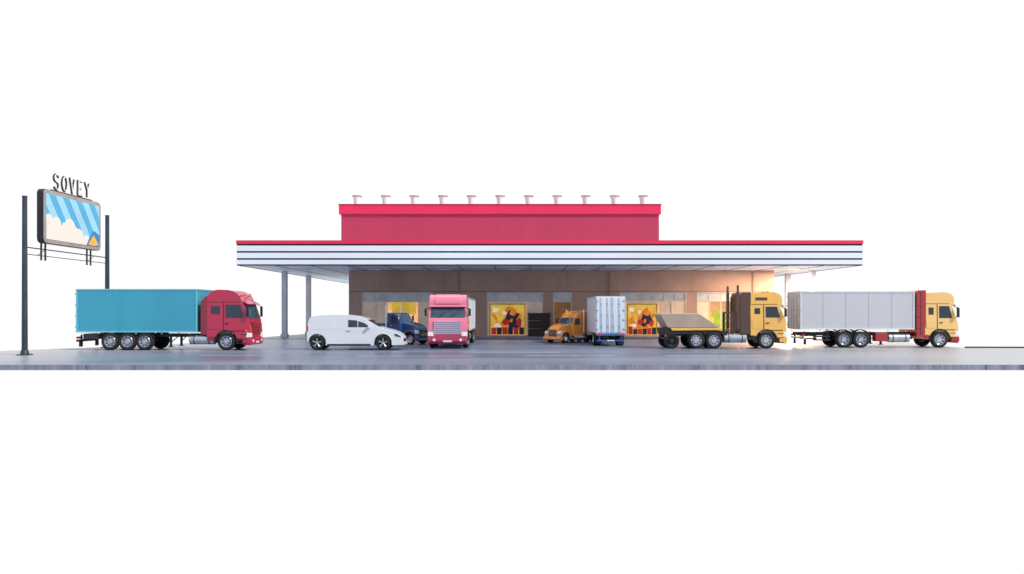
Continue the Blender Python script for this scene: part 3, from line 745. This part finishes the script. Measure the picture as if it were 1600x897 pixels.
for k in range(11):
    x=-14.24+k*2.63
    bm=NB(); lathe(bm,[(.0001,12.27),(.28,12.27),(.29,12.5),(.36,13.0),(.44,13.05)],'z',24,0,(x-O.x,70.6-O.y,0))
    lathe(bm,[(.44,13.05),(.46,13.06),(.46,13.12),(.44,13.14),(.0001,13.14)],'z',24,1,(x-O.x,70.6-O.y,0)); finish('roof_vent',bm,['vent','ventcap'],bld)
# ------------------------------------------------------------ GROUND
pts=[(-36,36.7),(36,36.7),(50,44),(50,52.6),(31.6,53.5),(31.5,57),(31.4,61),(31,66),(30.2,74),(30,84),(26,93),(-15,93),(-20,88.5),(-22.8,85),(-23.6,78),(-24.3,70),(-25.2,63),(-26.6,57),(-29.6,53.6),(-33,49),(-37,44)]
bm=NB(); pr(bm,pts,'z',-.26,0,0,1); g=finish('ground',bm,['asphalt','slabedge']); g['kind']='structure'; g['label']='grey asphalt forecourt slab with concrete edge'
bm=NB(); pr(bm,[(31.5,53.25),(50,52.35),(50,52.55),(31.5,53.45)],'z',.004,.085); g=finish('kerb',bm,'line'); g['kind']='structure'
g=box('pavement',(-15.4,24.8,70.6,72.72,0.004,.15),'pavement',None,.02); g['kind']='structure'
for i,(a_,b_,y) in enumerate(((.66,5.8,43.9),(-8.8,-2.3,43.6),(8.8,14.6,44.0),(-18,-14.4,44.4),(17.5,24,46.2),(-3,3,47.5))):
    g=box('road_marking',(a_,b_,y-.09,y+.09,.004,.008),'marking'); g['kind']='structure'
# ------------------------------------------------------------ LIGHT
w=bpy.data.worlds.new('World'); sc.world=w; w.use_nodes=True; nt=w.node_tree; bg=nt.nodes['Background']
tc=nt.nodes.new('ShaderNodeTexCoord'); sp=nt.nodes.new('ShaderNodeSeparateXYZ'); mr=nt.nodes.new('ShaderNodeMapRange')
nt.links.new(tc.outputs['Generated'],sp.inputs[0]); nt.links.new(sp.outputs['Y'],mr.inputs['Value'])
mr.inputs['From Min'].default_value=-.75; mr.inputs['From Max'].default_value=.1
cr=nt.nodes.new('ShaderNodeValToRGB'); cr.color_ramp.elements[0].color=(.62,.69,.82,1); cr.color_ramp.elements[1].color=(1,1,1,1)
nt.links.new(mr.outputs['Result'],cr.inputs['Fac']); nt.links.new(cr.outputs['Color'],bg.inputs['Color']); bg.inputs['Strength'].default_value=1.02
l=bpy.data.lights.new('sun','SUN'); l.energy=3.6; l.angle=R(.8); l.color=(1,.93,.83)
o=bpy.data.objects.new('sun',l); col.objects.link(o); o.rotation_euler=Vector((-.66,.36,-.66)).to_track_quat('-Z','Y').to_euler()
def area(loc,e,sx,sy,c,rot=(0,0,0)):
    l=bpy.data.lights.new('lamp','AREA'); l.shape='RECTANGLE'; l.size=sx; l.size_y=sy; l.energy=e; l.color=c
    o=bpy.data.objects.new('shop_or_glow_light',l); col.objects.link(o); o.location=loc; o.rotation_euler=rot
for x in (-11,0,12,19): area((x,75.5,4.5),260,5,1.0,(1,.78,.52))
area((25.8,69.6,6.25),1700,1.2,.6,(1,.68,.42)); area((22.0,68.2,6.25),900,4,1,(1,.66,.42)); area((27,75,6.25),1000,1.5,1.5,(1,.70,.44))  # added warm lights imitating sun glow under the right end of the canopy
# ------------------------------------------------------------ CAMERA
c=bpy.data.cameras.new('camera'); c.lens=27; c.sensor_width=36; c.shift_y=.0228; c.clip_end=500
o=bpy.data.objects.new('camera',c); col.objects.link(o); o.location=(0,0,2.6); o.rotation_euler=(R(90),0,0); sc.camera=o
sc.view_settings.view_transform='Standard'; sc.view_settings.look='None'; sc.view_settings.exposure=0
